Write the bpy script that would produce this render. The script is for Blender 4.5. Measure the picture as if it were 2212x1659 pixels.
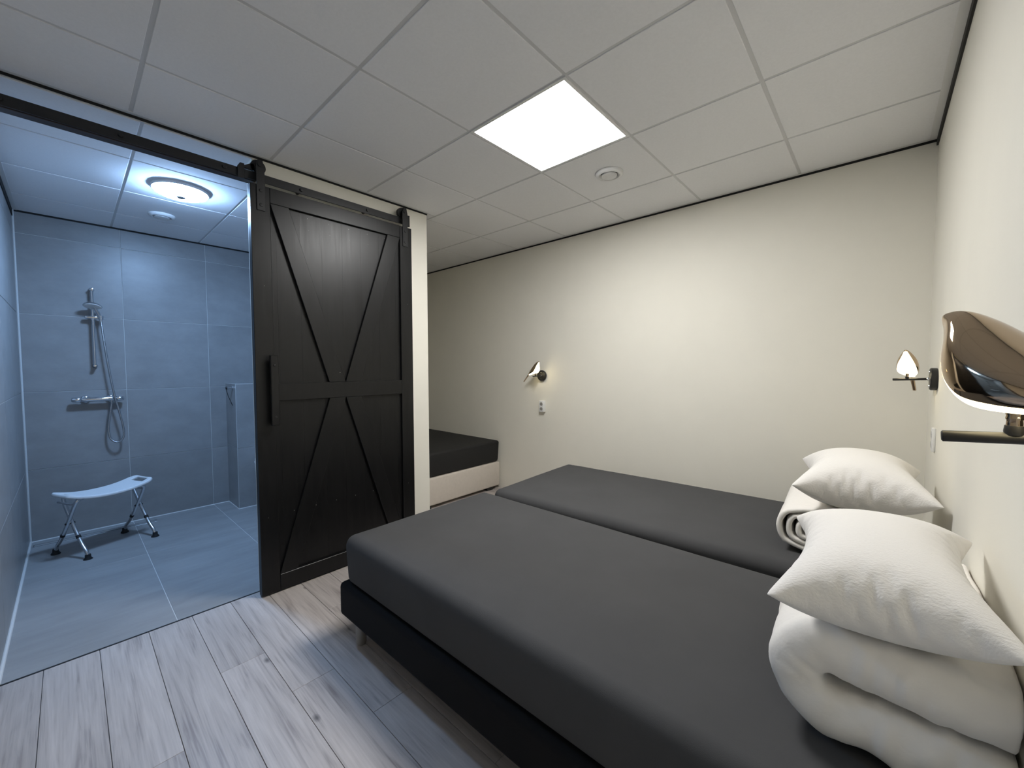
import bpy, bmesh, math, random
import numpy as np
from mathutils import Vector, Matrix, noise

for _o in list(bpy.data.objects):
    bpy.data.objects.remove(_o, do_unlink=True)
scene = bpy.context.scene
COL = scene.collection
random.seed(7)

# ------------------------------------------------------------------ camera
CAM_H = 1.335
YAW, PITCH, ROLL, FPX = math.radians(42.30092), math.radians(-2.4926), math.radians(-0.15496), 870.967
cy, sy, cp, sp = math.cos(YAW), math.sin(YAW), math.cos(PITCH), math.sin(PITCH)
fwd = Vector((-sy * cp, cy * cp, sp))
rgt = Vector((cy, sy, 0))
upv = rgt.cross(fwd)
r2 = math.cos(ROLL) * rgt + math.sin(ROLL) * upv
u2 = -math.sin(ROLL) * rgt + math.cos(ROLL) * upv
cam_data = bpy.data.cameras.new('camera')
cam = bpy.data.objects.new('camera', cam_data)
COL.objects.link(cam)
cam.matrix_world = Matrix(((r2.x, u2.x, -fwd.x, 0), (r2.y, u2.y, -fwd.y, 0), (r2.z, u2.z, -fwd.z, CAM_H), (0, 0, 0, 1)))
cam_data.sensor_fit = 'HORIZONTAL'
cam_data.sensor_width = 36.0
cam_data.lens = 36.0 * FPX / 2212.0
cam_data.clip_start = 0.02
scene.camera = cam

# ------------------------------------------------------------------ world, exposure, lamp strengths
world = bpy.data.worlds.new('world')
scene.world = world
world.use_nodes = True
world.node_tree.nodes['Background'].inputs[0].default_value = (0.02, 0.02, 0.02, 1)
scene.view_settings.view_transform = 'Standard'
scene.view_settings.look = 'None'
scene.view_settings.gamma = 1.0
scene.view_settings.use_curve_mapping = False
scene.view_settings.exposure = 0.0
PANEL_COL, PANEL_STR = (1.0, 0.995, 0.98), 43.0        # LED panel in the bedroom ceiling
BATH_COL, BATH_STR = (0.36, 0.60, 1.0), 205.0           # cool LED ceiling lamp in the bathroom
BIRD_COL, BIRD_STR = (1.0, 0.84, 0.50), 8.0            # glowing bellies of the bird lamps

# ------------------------------------------------------------------ materials
MATS = {}
def mat(name, col, rough=0.5, metal=0.0, var=0.0, vscale=8.0, bump=0.0, bscale=60.0, stretch=(1, 1, 1), spec=0.5, coat=0.0, emit=None, estr=0.0, objrand=0.0, sheen=0.0):
    """Principled material with optional noise colour variation, bump, per-object value shift."""
    if name in MATS:
        return MATS[name]
    m = bpy.data.materials.new(name)
    m.use_nodes = True
    nt = m.node_tree
    b = nt.nodes['Principled BSDF']
    b.inputs['Base Color'].default_value = (*col, 1)
    b.inputs['Roughness'].default_value = rough
    b.inputs['Metallic'].default_value = metal
    b.inputs['Specular IOR Level'].default_value = spec
    b.inputs['Coat Weight'].default_value = coat
    b.inputs['Sheen Weight'].default_value = sheen
    if emit:
        b.inputs['Emission Color'].default_value = (*emit, 1)
        b.inputs['Emission Strength'].default_value = estr
    if var or bump or objrand:
        tc = nt.nodes.new('ShaderNodeTexCoord')
        mp = nt.nodes.new('ShaderNodeMapping')
        mp.inputs['Scale'].default_value = stretch
        nt.links.new(tc.outputs['Object'], mp.inputs['Vector'])
        oi = nt.nodes.new('ShaderNodeObjectInfo')
        add = nt.nodes.new('ShaderNodeVectorMath'); add.operation = 'MULTIPLY_ADD'
        add.inputs[1].default_value = (13.7, 29.3, 7.9)
        nt.links.new(oi.outputs['Random'], add.inputs[0])
        nt.links.new(mp.outputs['Vector'], add.inputs[2])
        vec = add.outputs[0]
        if var or objrand:
            n = nt.nodes.new('ShaderNodeTexNoise')
            n.inputs['Scale'].default_value = vscale
            n.inputs['Detail'].default_value = 5
            n.inputs['Roughness'].default_value = 0.6
            nt.links.new(vec, n.inputs['Vector'])
            mr = nt.nodes.new('ShaderNodeMapRange')
            mr.inputs['From Min'].default_value = 0.3
            mr.inputs['From Max'].default_value = 0.7
            mr.inputs['To Min'].default_value = 1 - var
            mr.inputs['To Max'].default_value = 1 + var
            nt.links.new(n.outputs['Fac'], mr.inputs['Value'])
            val = mr.outputs['Result']
            if objrand:
                m2 = nt.nodes.new('ShaderNodeMath'); m2.operation = 'MULTIPLY_ADD'
                m2.inputs[1].default_value = 2 * objrand
                m2.inputs[2].default_value = 1 - objrand
                nt.links.new(oi.outputs['Random'], m2.inputs[0])
                m3 = nt.nodes.new('ShaderNodeMath'); m3.operation = 'MULTIPLY'
                nt.links.new(val, m3.inputs[0]); nt.links.new(m2.outputs[0], m3.inputs[1])
                val = m3.outputs[0]
            vm = nt.nodes.new('ShaderNodeVectorMath'); vm.operation = 'SCALE'
            vm.inputs[0].default_value = col
            nt.links.new(val, vm.inputs['Scale'])
            nt.links.new(vm.outputs[0], b.inputs['Base Color'])
        if bump:
            n2 = nt.nodes.new('ShaderNodeTexNoise')
            n2.inputs['Scale'].default_value = bscale
            n2.inputs['Detail'].default_value = 4
            nt.links.new(vec, n2.inputs['Vector'])
            bp = nt.nodes.new('ShaderNodeBump')
            bp.inputs['Strength'].default_value = bump
            bp.inputs['Distance'].default_value = 0.004
            nt.links.new(n2.outputs['Fac'], bp.inputs['Height'])
            nt.links.new(bp.outputs['Normal'], b.inputs['Normal'])
    MATS[name] = m
    return m

def srgb(r, g, b):
    f = lambda c: ((c / 255 + 0.055) / 1.055) ** 2.4 if c > 10 else c / 255 / 12.92
    return (f(r), f(g), f(b))

def wood_floor_mat():
    m = bpy.data.materials.new('grey_oak_plank'); m.use_nodes = True
    nt = m.node_tree; N = nt.nodes.new; Lk = nt.links.new
    b = nt.nodes['Principled BSDF']
    b.inputs['Roughness'].default_value = 0.42
    tc = N('ShaderNodeTexCoord'); oi = N('ShaderNodeObjectInfo')
    off = N('ShaderNodeVectorMath'); off.operation = 'MULTIPLY_ADD'; off.inputs[1].default_value = (31.0, 17.0, 5.0)
    Lk(oi.outputs['Random'], off.inputs[0]); Lk(tc.outputs['Object'], off.inputs[2])
    def noise_tex(scale, stretch, detail=5, dist=0.0):
        mp = N('ShaderNodeMapping'); mp.inputs['Scale'].default_value = stretch
        Lk(off.outputs[0], mp.inputs['Vector'])
        n = N('ShaderNodeTexNoise'); n.inputs['Scale'].default_value = scale; n.inputs['Detail'].default_value = detail
        n.inputs['Distortion'].default_value = dist
        Lk(mp.outputs[0], n.inputs['Vector'])
        return n.outputs['Fac']
    g1 = noise_tex(3.0, (0.55, 7.0, 1), 6, 1.6)      # cathedral figure
    g2 = noise_tex(9.0, (0.5, 16.0, 1), 4, 0.3)      # fine grain
    g3 = noise_tex(1.3, (0.7, 1.6, 1), 2)            # broad patches
    ramp = N('ShaderNodeValToRGB')
    e = ramp.color_ramp.elements
    e[0].position = 0.30; e[0].color = (*srgb(140, 131, 128), 1)
    e[1].position = 0.66; e[1].color = (*srgb(197, 189, 185), 1)
    mid = ramp.color_ramp.elements.new(0.47); mid.color = (*srgb(180, 172, 168), 1)
    mx = N('ShaderNodeMath'); mx.operation = 'MULTIPLY_ADD'; mx.inputs[1].default_value = 0.35
    Lk(g2, mx.inputs[0])
    m2 = N('ShaderNodeMath'); m2.operation = 'MULTIPLY_ADD'; m2.inputs[1].default_value = 0.65
    Lk(g1, m2.inputs[0]); Lk(mx.outputs[0], m2.inputs[2])
    mx.inputs[2].default_value = 0.0
    Lk(m2.outputs[0], ramp.inputs['Fac'])
    # knots
    mp = N('ShaderNodeMapping'); mp.inputs['Scale'].default_value = (2.0, 3.6, 1)
    Lk(off.outputs[0], mp.inputs['Vector'])
    vo = N('ShaderNodeTexVoronoi'); vo.inputs['Scale'].default_value = 1.0; vo.voronoi_dimensions = '2D'
    Lk(mp.outputs[0], vo.inputs['Vector'])
    kr = N('ShaderNodeMapRange'); kr.inputs['From Min'].default_value = 0.012; kr.inputs['From Max'].default_value = 0.055
    kr.inputs['To Min'].default_value = 0.35; kr.inputs['To Max'].default_value = 1.0
    Lk(vo.outputs['Distance'], kr.inputs['Value'])
    kt = N('ShaderNodeMath'); kt.operation = 'GREATER_THAN'; kt.inputs[1].default_value = 0.42
    sep = N('ShaderNodeSeparateColor'); Lk(vo.outputs['Color'], sep.inputs[0]); Lk(sep.outputs[0], kt.inputs[0])
    km = N('ShaderNodeMath'); km.operation = 'MAXIMUM'; Lk(kr.outputs[0], km.inputs[0]); Lk(kt.outputs[0], km.inputs[1])
    pr = N('ShaderNodeMapRange'); pr.inputs['From Min'].default_value = 0.3; pr.inputs['From Max'].default_value = 0.7
    pr.inputs['To Min'].default_value = 0.86; pr.inputs['To Max'].default_value = 1.10
    Lk(g3, pr.inputs['Value'])
    rr = N('ShaderNodeMapRange'); rr.inputs['To Min'].default_value = 0.90; rr.inputs['To Max'].default_value = 1.08
    Lk(oi.outputs['Random'], rr.inputs['Value'])
    a = N('ShaderNodeMath'); a.operation = 'MULTIPLY'; Lk(km.outputs[0], a.inputs[0]); Lk(pr.outputs[0], a.inputs[1])
    c = N('ShaderNodeMath'); c.operation = 'MULTIPLY'; Lk(a.outputs[0], c.inputs[0]); Lk(rr.outputs[0], c.inputs[1])
    vm = N('ShaderNodeVectorMath'); vm.operation = 'SCALE'
    Lk(ramp.outputs['Color'], vm.inputs[0]); Lk(c.outputs[0], vm.inputs['Scale'])
    Lk(vm.outputs[0], b.inputs['Base Color'])
    bp = N('ShaderNodeBump'); bp.inputs['Strength'].default_value = 0.08; bp.inputs['Distance'].default_value = 0.002
    Lk(g2, bp.inputs['Height']); Lk(bp.outputs[0], b.inputs['Normal'])
    return m

def black_wood_mat():
    m = bpy.data.materials.new('black_stained_pine'); m.use_nodes = True
    nt = m.node_tree; N = nt.nodes.new; Lk = nt.links.new
    b = nt.nodes['Principled BSDF']
    b.inputs['Specular IOR Level'].default_value = 0.40
    tc = N('ShaderNodeTexCoord'); oi = N('ShaderNodeObjectInfo')
    off = N('ShaderNodeVectorMath'); off.operation = 'MULTIPLY_ADD'; off.inputs[1].default_value = (3.0, 17.0, 11.0)
    Lk(oi.outputs['Random'], off.inputs[0]); Lk(tc.outputs['Object'], off.inputs[2])
    mp = N('ShaderNodeMapping'); mp.inputs['Scale'].default_value = (14, 14, 1.0)
    Lk(off.outputs[0], mp.inputs['Vector'])
    n = N('ShaderNodeTexNoise'); n.inputs['Scale'].default_value = 4; n.inputs['Detail'].default_value = 6; n.inputs['Distortion'].default_value = 0.6
    Lk(mp.outputs[0], n.inputs['Vector'])
    mp2 = N('ShaderNodeMapping'); mp2.inputs['Scale'].default_value = (8.0, 8.0, 4.2)
    Lk(off.outputs[0], mp2.inputs['Vector'])
    vo = N('ShaderNodeTexVoronoi'); vo.inputs['Scale'].default_value = 1.0
    Lk(mp2.outputs[0], vo.inputs['Vector'])
    kn = N('ShaderNodeMapRange'); kn.inputs['From Min'].default_value = 0.05; kn.inputs['From Max'].default_value = 0.16
    Lk(vo.outputs['Distance'], kn.inputs['Value'])
    # tiny pale nail specks
    vs = N('ShaderNodeTexVoronoi'); vs.inputs['Scale'].default_value = 13.0
    Lk(tc.outputs['Object'], vs.inputs['Vector'])
    sk = N('ShaderNodeMapRange'); sk.inputs['From Min'].default_value = 0.030; sk.inputs['From Max'].default_value = 0.022
    Lk(vs.outputs['Distance'], sk.inputs['Value'])
    ramp = N('ShaderNodeValToRGB'); e = ramp.color_ramp.elements
    e[0].position = 0.25; e[0].color = (0.003, 0.003, 0.0033, 1)
    e[1].position = 0.75; e[1].color = (0.007, 0.007, 0.0073, 1)
    Lk(n.outputs['Fac'], ramp.inputs['Fac'])
    mk = N('ShaderNodeMix'); mk.data_type = 'RGBA'
    mk.inputs['A'].default_value = (0.004, 0.004, 0.004, 1)
    Lk(kn.outputs[0], mk.inputs['Factor']); Lk(ramp.outputs['Color'], mk.inputs['B'])
    ms = N('ShaderNodeMix'); ms.data_type = 'RGBA'
    ms.inputs['B'].default_value = (0.45, 0.45, 0.43, 1)
    Lk(sk.outputs[0], ms.inputs['Factor']); Lk(mk.outputs['Result'], ms.inputs['A'])
    Lk(ms.outputs['Result'], b.inputs['Base Color'])
    rg = N('ShaderNodeMapRange'); rg.inputs['To Min'].default_value = 0.30; rg.inputs['To Max'].default_value = 0.44
    Lk(n.outputs['Fac'], rg.inputs['Value']); Lk(rg.outputs[0], b.inputs['Roughness'])
    bp = N('ShaderNodeBump'); bp.inputs['Strength'].default_value = 0.12; bp.inputs['Distance'].default_value = 0.002
    Lk(n.outputs['Fac'], bp.inputs['Height']); Lk(bp.outputs[0], b.inputs['Normal'])
    return m

M_WALL = mat('cream_wall_paint', (0.85, 0.82, 0.73), 0.75, var=0.015, vscale=3, bump=0.06, bscale=180)
M_JAMB = mat('cream_trim_paint', (0.82, 0.80, 0.72), 0.55)
M_CTILE = mat('mineral_ceiling_tile', (0.885, 0.885, 0.895), 0.9, var=0.02, vscale=90, bump=0.10, bscale=400, objrand=0.012)
M_CGRID = mat('ceiling_grid_metal', (0.67, 0.67, 0.67), 0.5)
M_CFLANGE = mat('ceiling_edge_angle', (0.80, 0.80, 0.79), 0.35)
M_BLACKTRIM = mat('black_shadow_gap', (0.006, 0.006, 0.006), 0.7)
M_PLANK = wood_floor_mat()
M_JOINT = mat('floor_joint', (0.09, 0.082, 0.078), 0.8)
M_TILE = mat('grey_stone_tile', (0.285, 0.285, 0.285), 0.36, var=0.10, vscale=5.0, bump=0.05, bscale=160, stretch=(1, 1, 1.6), objrand=0.04)
M_FTILE = mat('grey_stone_floor_tile', (0.30, 0.30, 0.30), 0.44, var=0.13, vscale=3.0, bump=0.06, bscale=160, stretch=(3.0, 0.8, 1), objrand=0.03)
M_GROUT = mat('pale_grout', (0.62, 0.62, 0.61), 0.8)
M_BWOOD = black_wood_mat()
M_DBROWN = mat('dark_brown_beam', (0.030, 0.017, 0.014), 0.45, var=0.25, vscale=6, stretch=(8, 1, 8))
M_BMETAL = mat('black_powder_metal', (0.010, 0.010, 0.011), 0.42, spec=0.5)
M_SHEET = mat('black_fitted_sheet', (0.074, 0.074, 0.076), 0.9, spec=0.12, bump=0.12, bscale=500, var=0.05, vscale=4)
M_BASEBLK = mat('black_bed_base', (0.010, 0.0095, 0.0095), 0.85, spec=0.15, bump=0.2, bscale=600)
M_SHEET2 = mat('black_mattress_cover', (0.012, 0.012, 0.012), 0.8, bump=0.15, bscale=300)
M_CREAM = mat('cream_bed_base', (0.66, 0.60, 0.53), 0.8, bump=0.2, bscale=500, var=0.03, vscale=40)
M_LEG = mat('dark_bed_leg', (0.012, 0.012, 0.013), 0.5)
M_LEGW = mat('brushed_bed_leg', (0.38, 0.35, 0.31), 0.35, metal=0.5)
M_LINEN = mat('white_terry_cotton', (0.89, 0.86, 0.82), 0.9, bump=0.35, bscale=150, stretch=(1, 2.2, 1), sheen=0.1)
M_DUVET = mat('white_duvet_cotton', (0.89, 0.855, 0.805), 0.9, bump=0.6, bscale=24, sheen=0.1)
M_GOLD = mat('bronze_mirror_shell', (0.52, 0.40, 0.28), 0.07, metal=1.0)
M_BELLY = mat('opal_belly', (0.9, 0.85, 0.75), 0.3, emit=BIRD_COL, estr=BIRD_STR)
M_CHROME = mat('chrome', (0.72, 0.73, 0.75), 0.10, metal=1.0)
M_ALU = mat('satin_aluminium', (0.70, 0.71, 0.73), 0.26, metal=1.0)
M_HOSE = mat('chrome_hose', (0.55, 0.56, 0.58), 0.25, metal=1.0, bump=0.3, bscale=700)
M_WPLAST = mat('white_plastic', (0.80, 0.80, 0.79), 0.4)
M_SPLAST = mat('stool_white_plastic', (0.80, 0.81, 0.82), 0.5, bump=0.15, bscale=200)
M_RUBBER = mat('black_rubber', (0.012, 0.012, 0.013), 0.7)
M_DARKHOLE = mat('dark_recess', (0.03, 0.03, 0.03), 0.8)
M_STEEL = mat('drain_steel', (0.35, 0.36, 0.37), 0.35, metal=0.9)
M_SILICONE = mat('pale_silicone', (0.66, 0.66, 0.65), 0.45)
M_CERAMIC = mat('white_ceramic', (0.85, 0.85, 0.84), 0.12)
M_PANEL = mat('panel_diffuser', (0.9, 0.9, 0.9), 0.5, emit=PANEL_COL, estr=PANEL_STR)
M_BATHLAMP = mat('bathroom_lamp_diffuser', (0.9, 0.9, 0.9), 0.5, emit=BATH_COL, estr=BATH_STR)
M_VALVE = mat('valve_white', (0.78, 0.78, 0.77), 0.4)

# ------------------------------------------------------------------ object helpers
def link_mesh(name, me, material, parent=None, smooth=False, auto=None):
    o = bpy.data.objects.new(name, me)
    COL.objects.link(o)
    if material and not me.materials:
        me.materials.append(material)
    if smooth:
        for p in me.polygons:
            p.use_smooth = True
        if auto:
            try:
                me.set_sharp_from_angle(angle=math.radians(auto))
            except Exception:
                pass
    if parent:
        o.parent = parent
    return o

def pyobj(name, verts, faces, material, parent=None, smooth=False, auto=None):
    me = bpy.data.meshes.new(name)
    me.from_pydata([tuple(v) for v in verts], [], faces)
    me.update()
    return link_mesh(name, me, material, parent, smooth, auto)

def bmobj(name, bm, material, parent=None, smooth=False, auto=None):
    bmesh.ops.recalc_face_normals(bm, faces=bm.faces[:])
    me = bpy.data.meshes.new(name)
    bm.to_mesh(me); bm.free()
    return link_mesh(name, me, material, parent, smooth, auto)

def add_box(bm, lo, hi, bevel=0.0, seg=2):
    lo, hi = Vector(lo), Vector(hi)
    r = bmesh.ops.create_cube(bm, size=1.0)
    vs = r['verts']
    c = (lo + hi) / 2; d = hi - lo
    for v in vs:
        v.co = Vector((c.x + v.co.x * d.x, c.y + v.co.y * d.y, c.z + v.co.z * d.z))
    if bevel > 0:
        es = list({e for v in vs for e in v.link_edges})
        bmesh.ops.bevel(bm, geom=es, offset=bevel, segments=seg, profile=0.5, affect='EDGES')
    return bm

def box(name, lo, hi, material, parent=None, bevel=0.0, seg=2):
    bm = add_box(bmesh.new(), lo, hi, bevel, seg)
    return bmobj(name, bm, material, parent, smooth=bevel > 0, auto=None if seg > 2 else 35)

def frames(pts):
    out = []; n = len(pts); prev = None
    for i in range(n):
        t = (pts[min(i + 1, n - 1)] - pts[max(i - 1, 0)]).normalized()
        if prev is None:
            a = Vector((0, 0, 1)) if abs(t.z) < 0.9 else Vector((1, 0, 0))
            u = t.cross(a).normalized()
        else:
            u = (prev - t * prev.dot(t)).normalized()
        prev = u
        out.append((u, t.cross(u)))
    return out

def add_tube(bm, pts, rad, seg=12, caps=True):
    pts = [Vector(p) for p in pts]
    if not hasattr(rad, '__len__'):
        rad = [rad] * len(pts)
    rings = []
    for p, (u, w), r in zip(pts, frames(pts), rad):
        rings.append([bm.verts.new(p + (u * math.cos(2 * math.pi * k / seg) + w * math.sin(2 * math.pi * k / seg)) * r) for k in range(seg)])
    for a, b in zip(rings[:-1], rings[1:]):
        for k in range(seg):
            bm.faces.new((a[k], a[(k + 1) % seg], b[(k + 1) % seg], b[k]))
    if caps:
        bm.faces.new(rings[0][::-1]); bm.faces.new(rings[-1])
    return bm

def tube(name, pts, rad, material, parent=None, seg=14, auto=40):
    return bmobj(name, add_tube(bmesh.new(), pts, rad, seg), material, parent, smooth=True, auto=auto)

def lathe(name, prof, material, parent=None, origin=(0, 0, 0), axis='Z', seg=32, auto=40):
    """prof: list of (radius, height); revolved about axis through origin."""
    bm = bmesh.new(); o = Vector(origin)
    def P(r, h, a):
        c, s = r * math.cos(a), r * math.sin(a)
        return o + (Vector((c, s, h)) if axis == 'Z' else Vector((h, c, s)) if axis == 'X' else Vector((c, h, s)))
    rings = []
    for r, h in prof:
        if r < 1e-6:
            rings.append([bm.verts.new(P(0, h, 0))])
        else:
            rings.append([bm.verts.new(P(r, h, 2 * math.pi * k / seg)) for k in range(seg)])
    for a, b in zip(rings[:-1], rings[1:]):
        for k in range(seg):
            k2 = (k + 1) % seg
            if len(a) == 1 and len(b) == 1: continue
            if len(a) == 1: bm.faces.new((a[0], b[k], b[k2]))
            elif len(b) == 1: bm.faces.new((a[k], a[k2], b[0]))
            else: bm.faces.new((a[k], a[k2], b[k2], b[k]))
    return bmobj(name, bm, material, parent, smooth=True, auto=auto)

def prism(name, poly, axis, a, b, material, parent=None, bevel=0.0):
    """poly: 2D points in the plane normal to axis, extruded from a to b along axis."""
    bm = bmesh.new()
    def P(p, h):
        return (h, p[0], p[1]) if axis == 'X' else (p[0], h, p[1]) if axis == 'Y' else (p[0], p[1], h)
    lo = [bm.verts.new(P(p, a)) for p in poly]; hi = [bm.verts.new(P(p, b)) for p in poly]
    bm.faces.new(lo[::-1]); bm.faces.new(hi)
    n = len(poly)
    for i in range(n):
        bm.faces.new((lo[i], lo[(i + 1) % n], hi[(i + 1) % n], hi[i]))
    if bevel:
        bmesh.ops.bevel(bm, geom=bm.edges[:], offset=bevel, segments=1, affect='EDGES')
    return bmobj(name, bm, material, parent)

def empty(name, loc=(0, 0, 0), rotz=0.0):
    o = bpy.data.objects.new(name, None)
    o.empty_display_size = 0.1
    COL.objects.link(o)
    o.location = loc; o.rotation_euler = (0, 0, rotz)
    return o

def tag(o, label, cat, group=None, kind='thing'):
    o['label'] = label; o['category'] = cat; o['kind'] = kind
    if group: o['group'] = group
    return o

def struct(o, label=None):
    o['kind'] = 'structure'
    if label: o['label'] = label
    return o

# ------------------------------------------------------------------ room dimensions
XR, YB, XD = 0.204, 3.186, -2.697          # right wall, back wall, wall with the sliding door
YN = -1.90                                  # wall behind the photographer
CZ = 2.551                                  # bedroom ceiling
YE = 1.958                                  # free end of the door wall (alcove starts here)
XA = -4.92                                  # far end of the alcove
XB, YL, BCZ, BY2 = -4.88, -0.25, 2.532, 1.84   # bathroom back wall, side wall, ceiling, far side wall
BFZ = -0.034                                # bathroom floor level at the back wall (it falls to the drain)
JAMB = 0.752                                # edge of the door opening
def bath_floor(x): return BFZ * (XD - x) / (XD - XB)

# ------------------------------------------------------------------ walls
struct(box('wall_back', (XA - 0.1, YB, -0.05), (XR + 0.1, YB + 0.1, CZ + 0.1), M_WALL), 'cream painted back wall with a wall lamp and a socket')
struct(box('wall_right', (XR, YN, -0.05), (XR + 0.1, YB, CZ + 0.1), M_WALL), 'cream painted wall at the head of the beds')
struct(box('wall_near', (XA, YN - 0.1, -0.05), (XR + 0.1, YN, CZ + 0.1), M_WALL))
struct(box('wall_left', (XD - 0.10, JAMB, -0.05), (XD, YE, CZ + 0.1), M_WALL), 'cream wall stub behind the sliding barn door')
struct(box('wall_entry', (XD - 0.10, YN, -0.05), (XD, YL - 0.02, CZ + 0.1), M_WALL))
struct(box('wall_alcove_side', (XA - 0.1, BY2 + 0.02, -0.05), (XD - 0.10, YE, CZ + 0.1), M_WALL))
struct(box('wall_alcove_end', (XA - 0.1, YE, -0.05), (XA, YB, CZ + 0.1), M_WALL))

def tiled(parent_name, lo, hi, axis, face, us, vs, outward, material, label, tname='tile', gap=0.0035, thick=0.008):
    """A tiled wall: grout slab (structure) plus one object per tile.
    axis 'X' = wall normal along x (u=y, v=z), 'Y' = normal along y (u=x, v=z). face = finished tile surface."""
    w = struct(box(parent_name, lo, hi, M_GROUT), label)
    h = gap / 2; g = face - outward * 0.004
    for i in range(len(us) - 1):
        for j in range(len(vs) - 1):
            u0, u1, v0, v1 = us[i] + h, us[i + 1] - h, vs[j] + h, vs[j + 1] - h
            c = ((u0 + u1) / 2, (v0 + v1) / 2)
            a, b = sorted((-0.004 * outward * 2, 0.0))
            du, dv = (u1 - u0) / 2, (v1 - v0) / 2
            if axis == 'X':
                t = box(tname, (a, -du, -dv), (b, du, dv), material, w, bevel=0.0012, seg=1); t.location = (face, c[0], c[1])
            else:
                t = box(tname, (-du, a, -dv), (du, b, dv), material, w, bevel=0.0012, seg=1); t.location = (c[0], face, c[1])
    return w

ROWS = [-0.05, 0.533, 1.143, 1.753, 2.363, BCZ + 0.02]
tiled('wall_bathroom_back', (XB - 0.1, YL - 0.1, -0.1), (XB - 0.003, BY2 + 0.1, BCZ + 0.1), 'X', XB, [YL, 0.338, 0.932, 1.526, BY2], ROWS, 1, M_TILE, 'grey stone tiled shower wall with pale grout lines')
tiled('wall_bathroom_left', (XB, YL - 0.1, -0.1), (XD, YL - 0.003, BCZ + 0.1), 'Y', YL, [XB, -4.29, -3.69, -3.09, XD], ROWS, 1, M_TILE, 'grey stone tiled side wall of the shower')
tiled('wall_bathroom_right', (XB, BY2 + 0.003, -0.1), (XD - 0.1, BY2 + 0.02, BCZ + 0.1), 'Y', BY2, [XB, -4.29, -3.69, -3.09, XD - 0.10], ROWS, -1, M_TILE, 'grey tiled wall beside the toilet')
# inner face of the door wall in the bathroom
struct(box('wall_bathroom_front', (XD - 0.12, JAMB + 0.001, -0.05), (XD - 0.101, BY2, BCZ + 0.05), M_TILE))
# half wall that hides the cistern
HX, HY, HZ = -4.52, 1.062, 1.172
hw = struct(box('wall_half', (XB + 0.001, HY + 0.003, -0.05), (HX - 0.003, BY2 - 0.001, HZ - 0.003), M_GROUT), 'tiled half wall boxing in the cistern')
for (z0, z1) in ((-0.05, 0.555), (0.559, HZ)):
    for (y0, y1) in ((HY, 1.526), (1.53, BY2 - 0.002)):
        box('tile', (HX - 0.008, y0, z0), (HX, y1, z1), M_TILE, hw, 0.0012, 1)
    box('tile', (XB + 0.002, HY, z0), (HX - 0.0095, HY + 0.008, z1), M_TILE, hw, 0.0012, 1)
box('tile', (XB + 0.002, HY + 0.0095, HZ - 0.008), (HX - 0.0095, BY2 - 0.002, HZ + 0.002), M_TILE, hw, 0.0012, 1)
box('edge_strip', (HX - 0.0085, HY - 0.0005, -0.04), (HX + 0.0005, HY + 0.001, HZ), M_SILICONE, hw)
box('edge_strip', (HX - 0.0085, HY, HZ), (HX + 0.001, BY2 - 0.002, HZ + 0.003), M_SILICONE, hw)
box('edge_strip', (XB + 0.002, HY - 0.001, HZ), (HX, HY + 0.006, HZ + 0.004), M_SILICONE, hw)

# ------------------------------------------------------------------ floors
fl = struct(box('floor', (XA - 0.1, YN - 0.1, -0.06), (XR + 0.1, YB + 0.1, -0.0045), M_JOINT), 'grey oak plank floor')
# cut for the bathroom: the slab is only needed outside it
fl.data.clear_geometry()
bm = bmesh.new()
add_box(bm, (XD, YN - 0.1, -0.06), (XR + 0.1, YB + 0.1, -0.0045))
add_box(bm, (XA - 0.1, BY2 + 0.02, -0.06), (XD, YB + 0.1, -0.0045))
bm.to_mesh(fl.data); bm.free()
PW = 0.1735; Y0 = 0.054
JOINTS = {-1: -1.40, 0: -1.756, 1: -1.37, 2: -2.09, 3: -1.75, 4: -1.41, 5: -2.21, 6: -1.5, -2: -2.0, -3: -1.4, -4: -0.8, -5: -2.2, -6: -1.1, -7: -1.6}
def plank(x0, x1, y0, y1):
    if x1 - x0 < 0.03 or y1 - y0 < 0.02: return
    g = 0.0009; dx, dy = (x1 - x0) / 2 - g / 2, (y1 - y0) / 2 - g
    p = box('plank', (-dx, -dy, -0.005), (dx, dy, 0), M_PLANK, fl, 0.0009, 1)
    p.location = ((x0 + x1) / 2, (y0 + y1) / 2, 0)
for k in range(-14, 19):
    y0, y1 = Y0 + PW * k, Y0 + PW * (k + 1)
    y0c, y1c = max(y0, YN), min(y1, YB)
    if y1c <= y0c: continue
    j = JOINTS.get(k, -0.5 - 0.55 * ((k * 7) % 4))
    cuts = [XD + 0.006, XR]
    x = j
    while x > XD: x -= 1.29
    while x < XR:
        if XD + 0.05 < x < XR - 0.05: cuts.append(x)
        x += 1.29
    cuts.sort()
    for a, b in zip(cuts[:-1], cuts[1:]):
        plank(a, b, y0c, y1c)
for k in range(11, 19):                         # alcove strip
    y0, y1 = max(Y0 + PW * k, YE), min(Y0 + PW * (k + 1), YB)
    if y1 - y0 > 0.02:
        plank(XA, XD - 1.0, y0, y1); plank(XD - 1.0, XD + 0.004, y0, y1)

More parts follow.
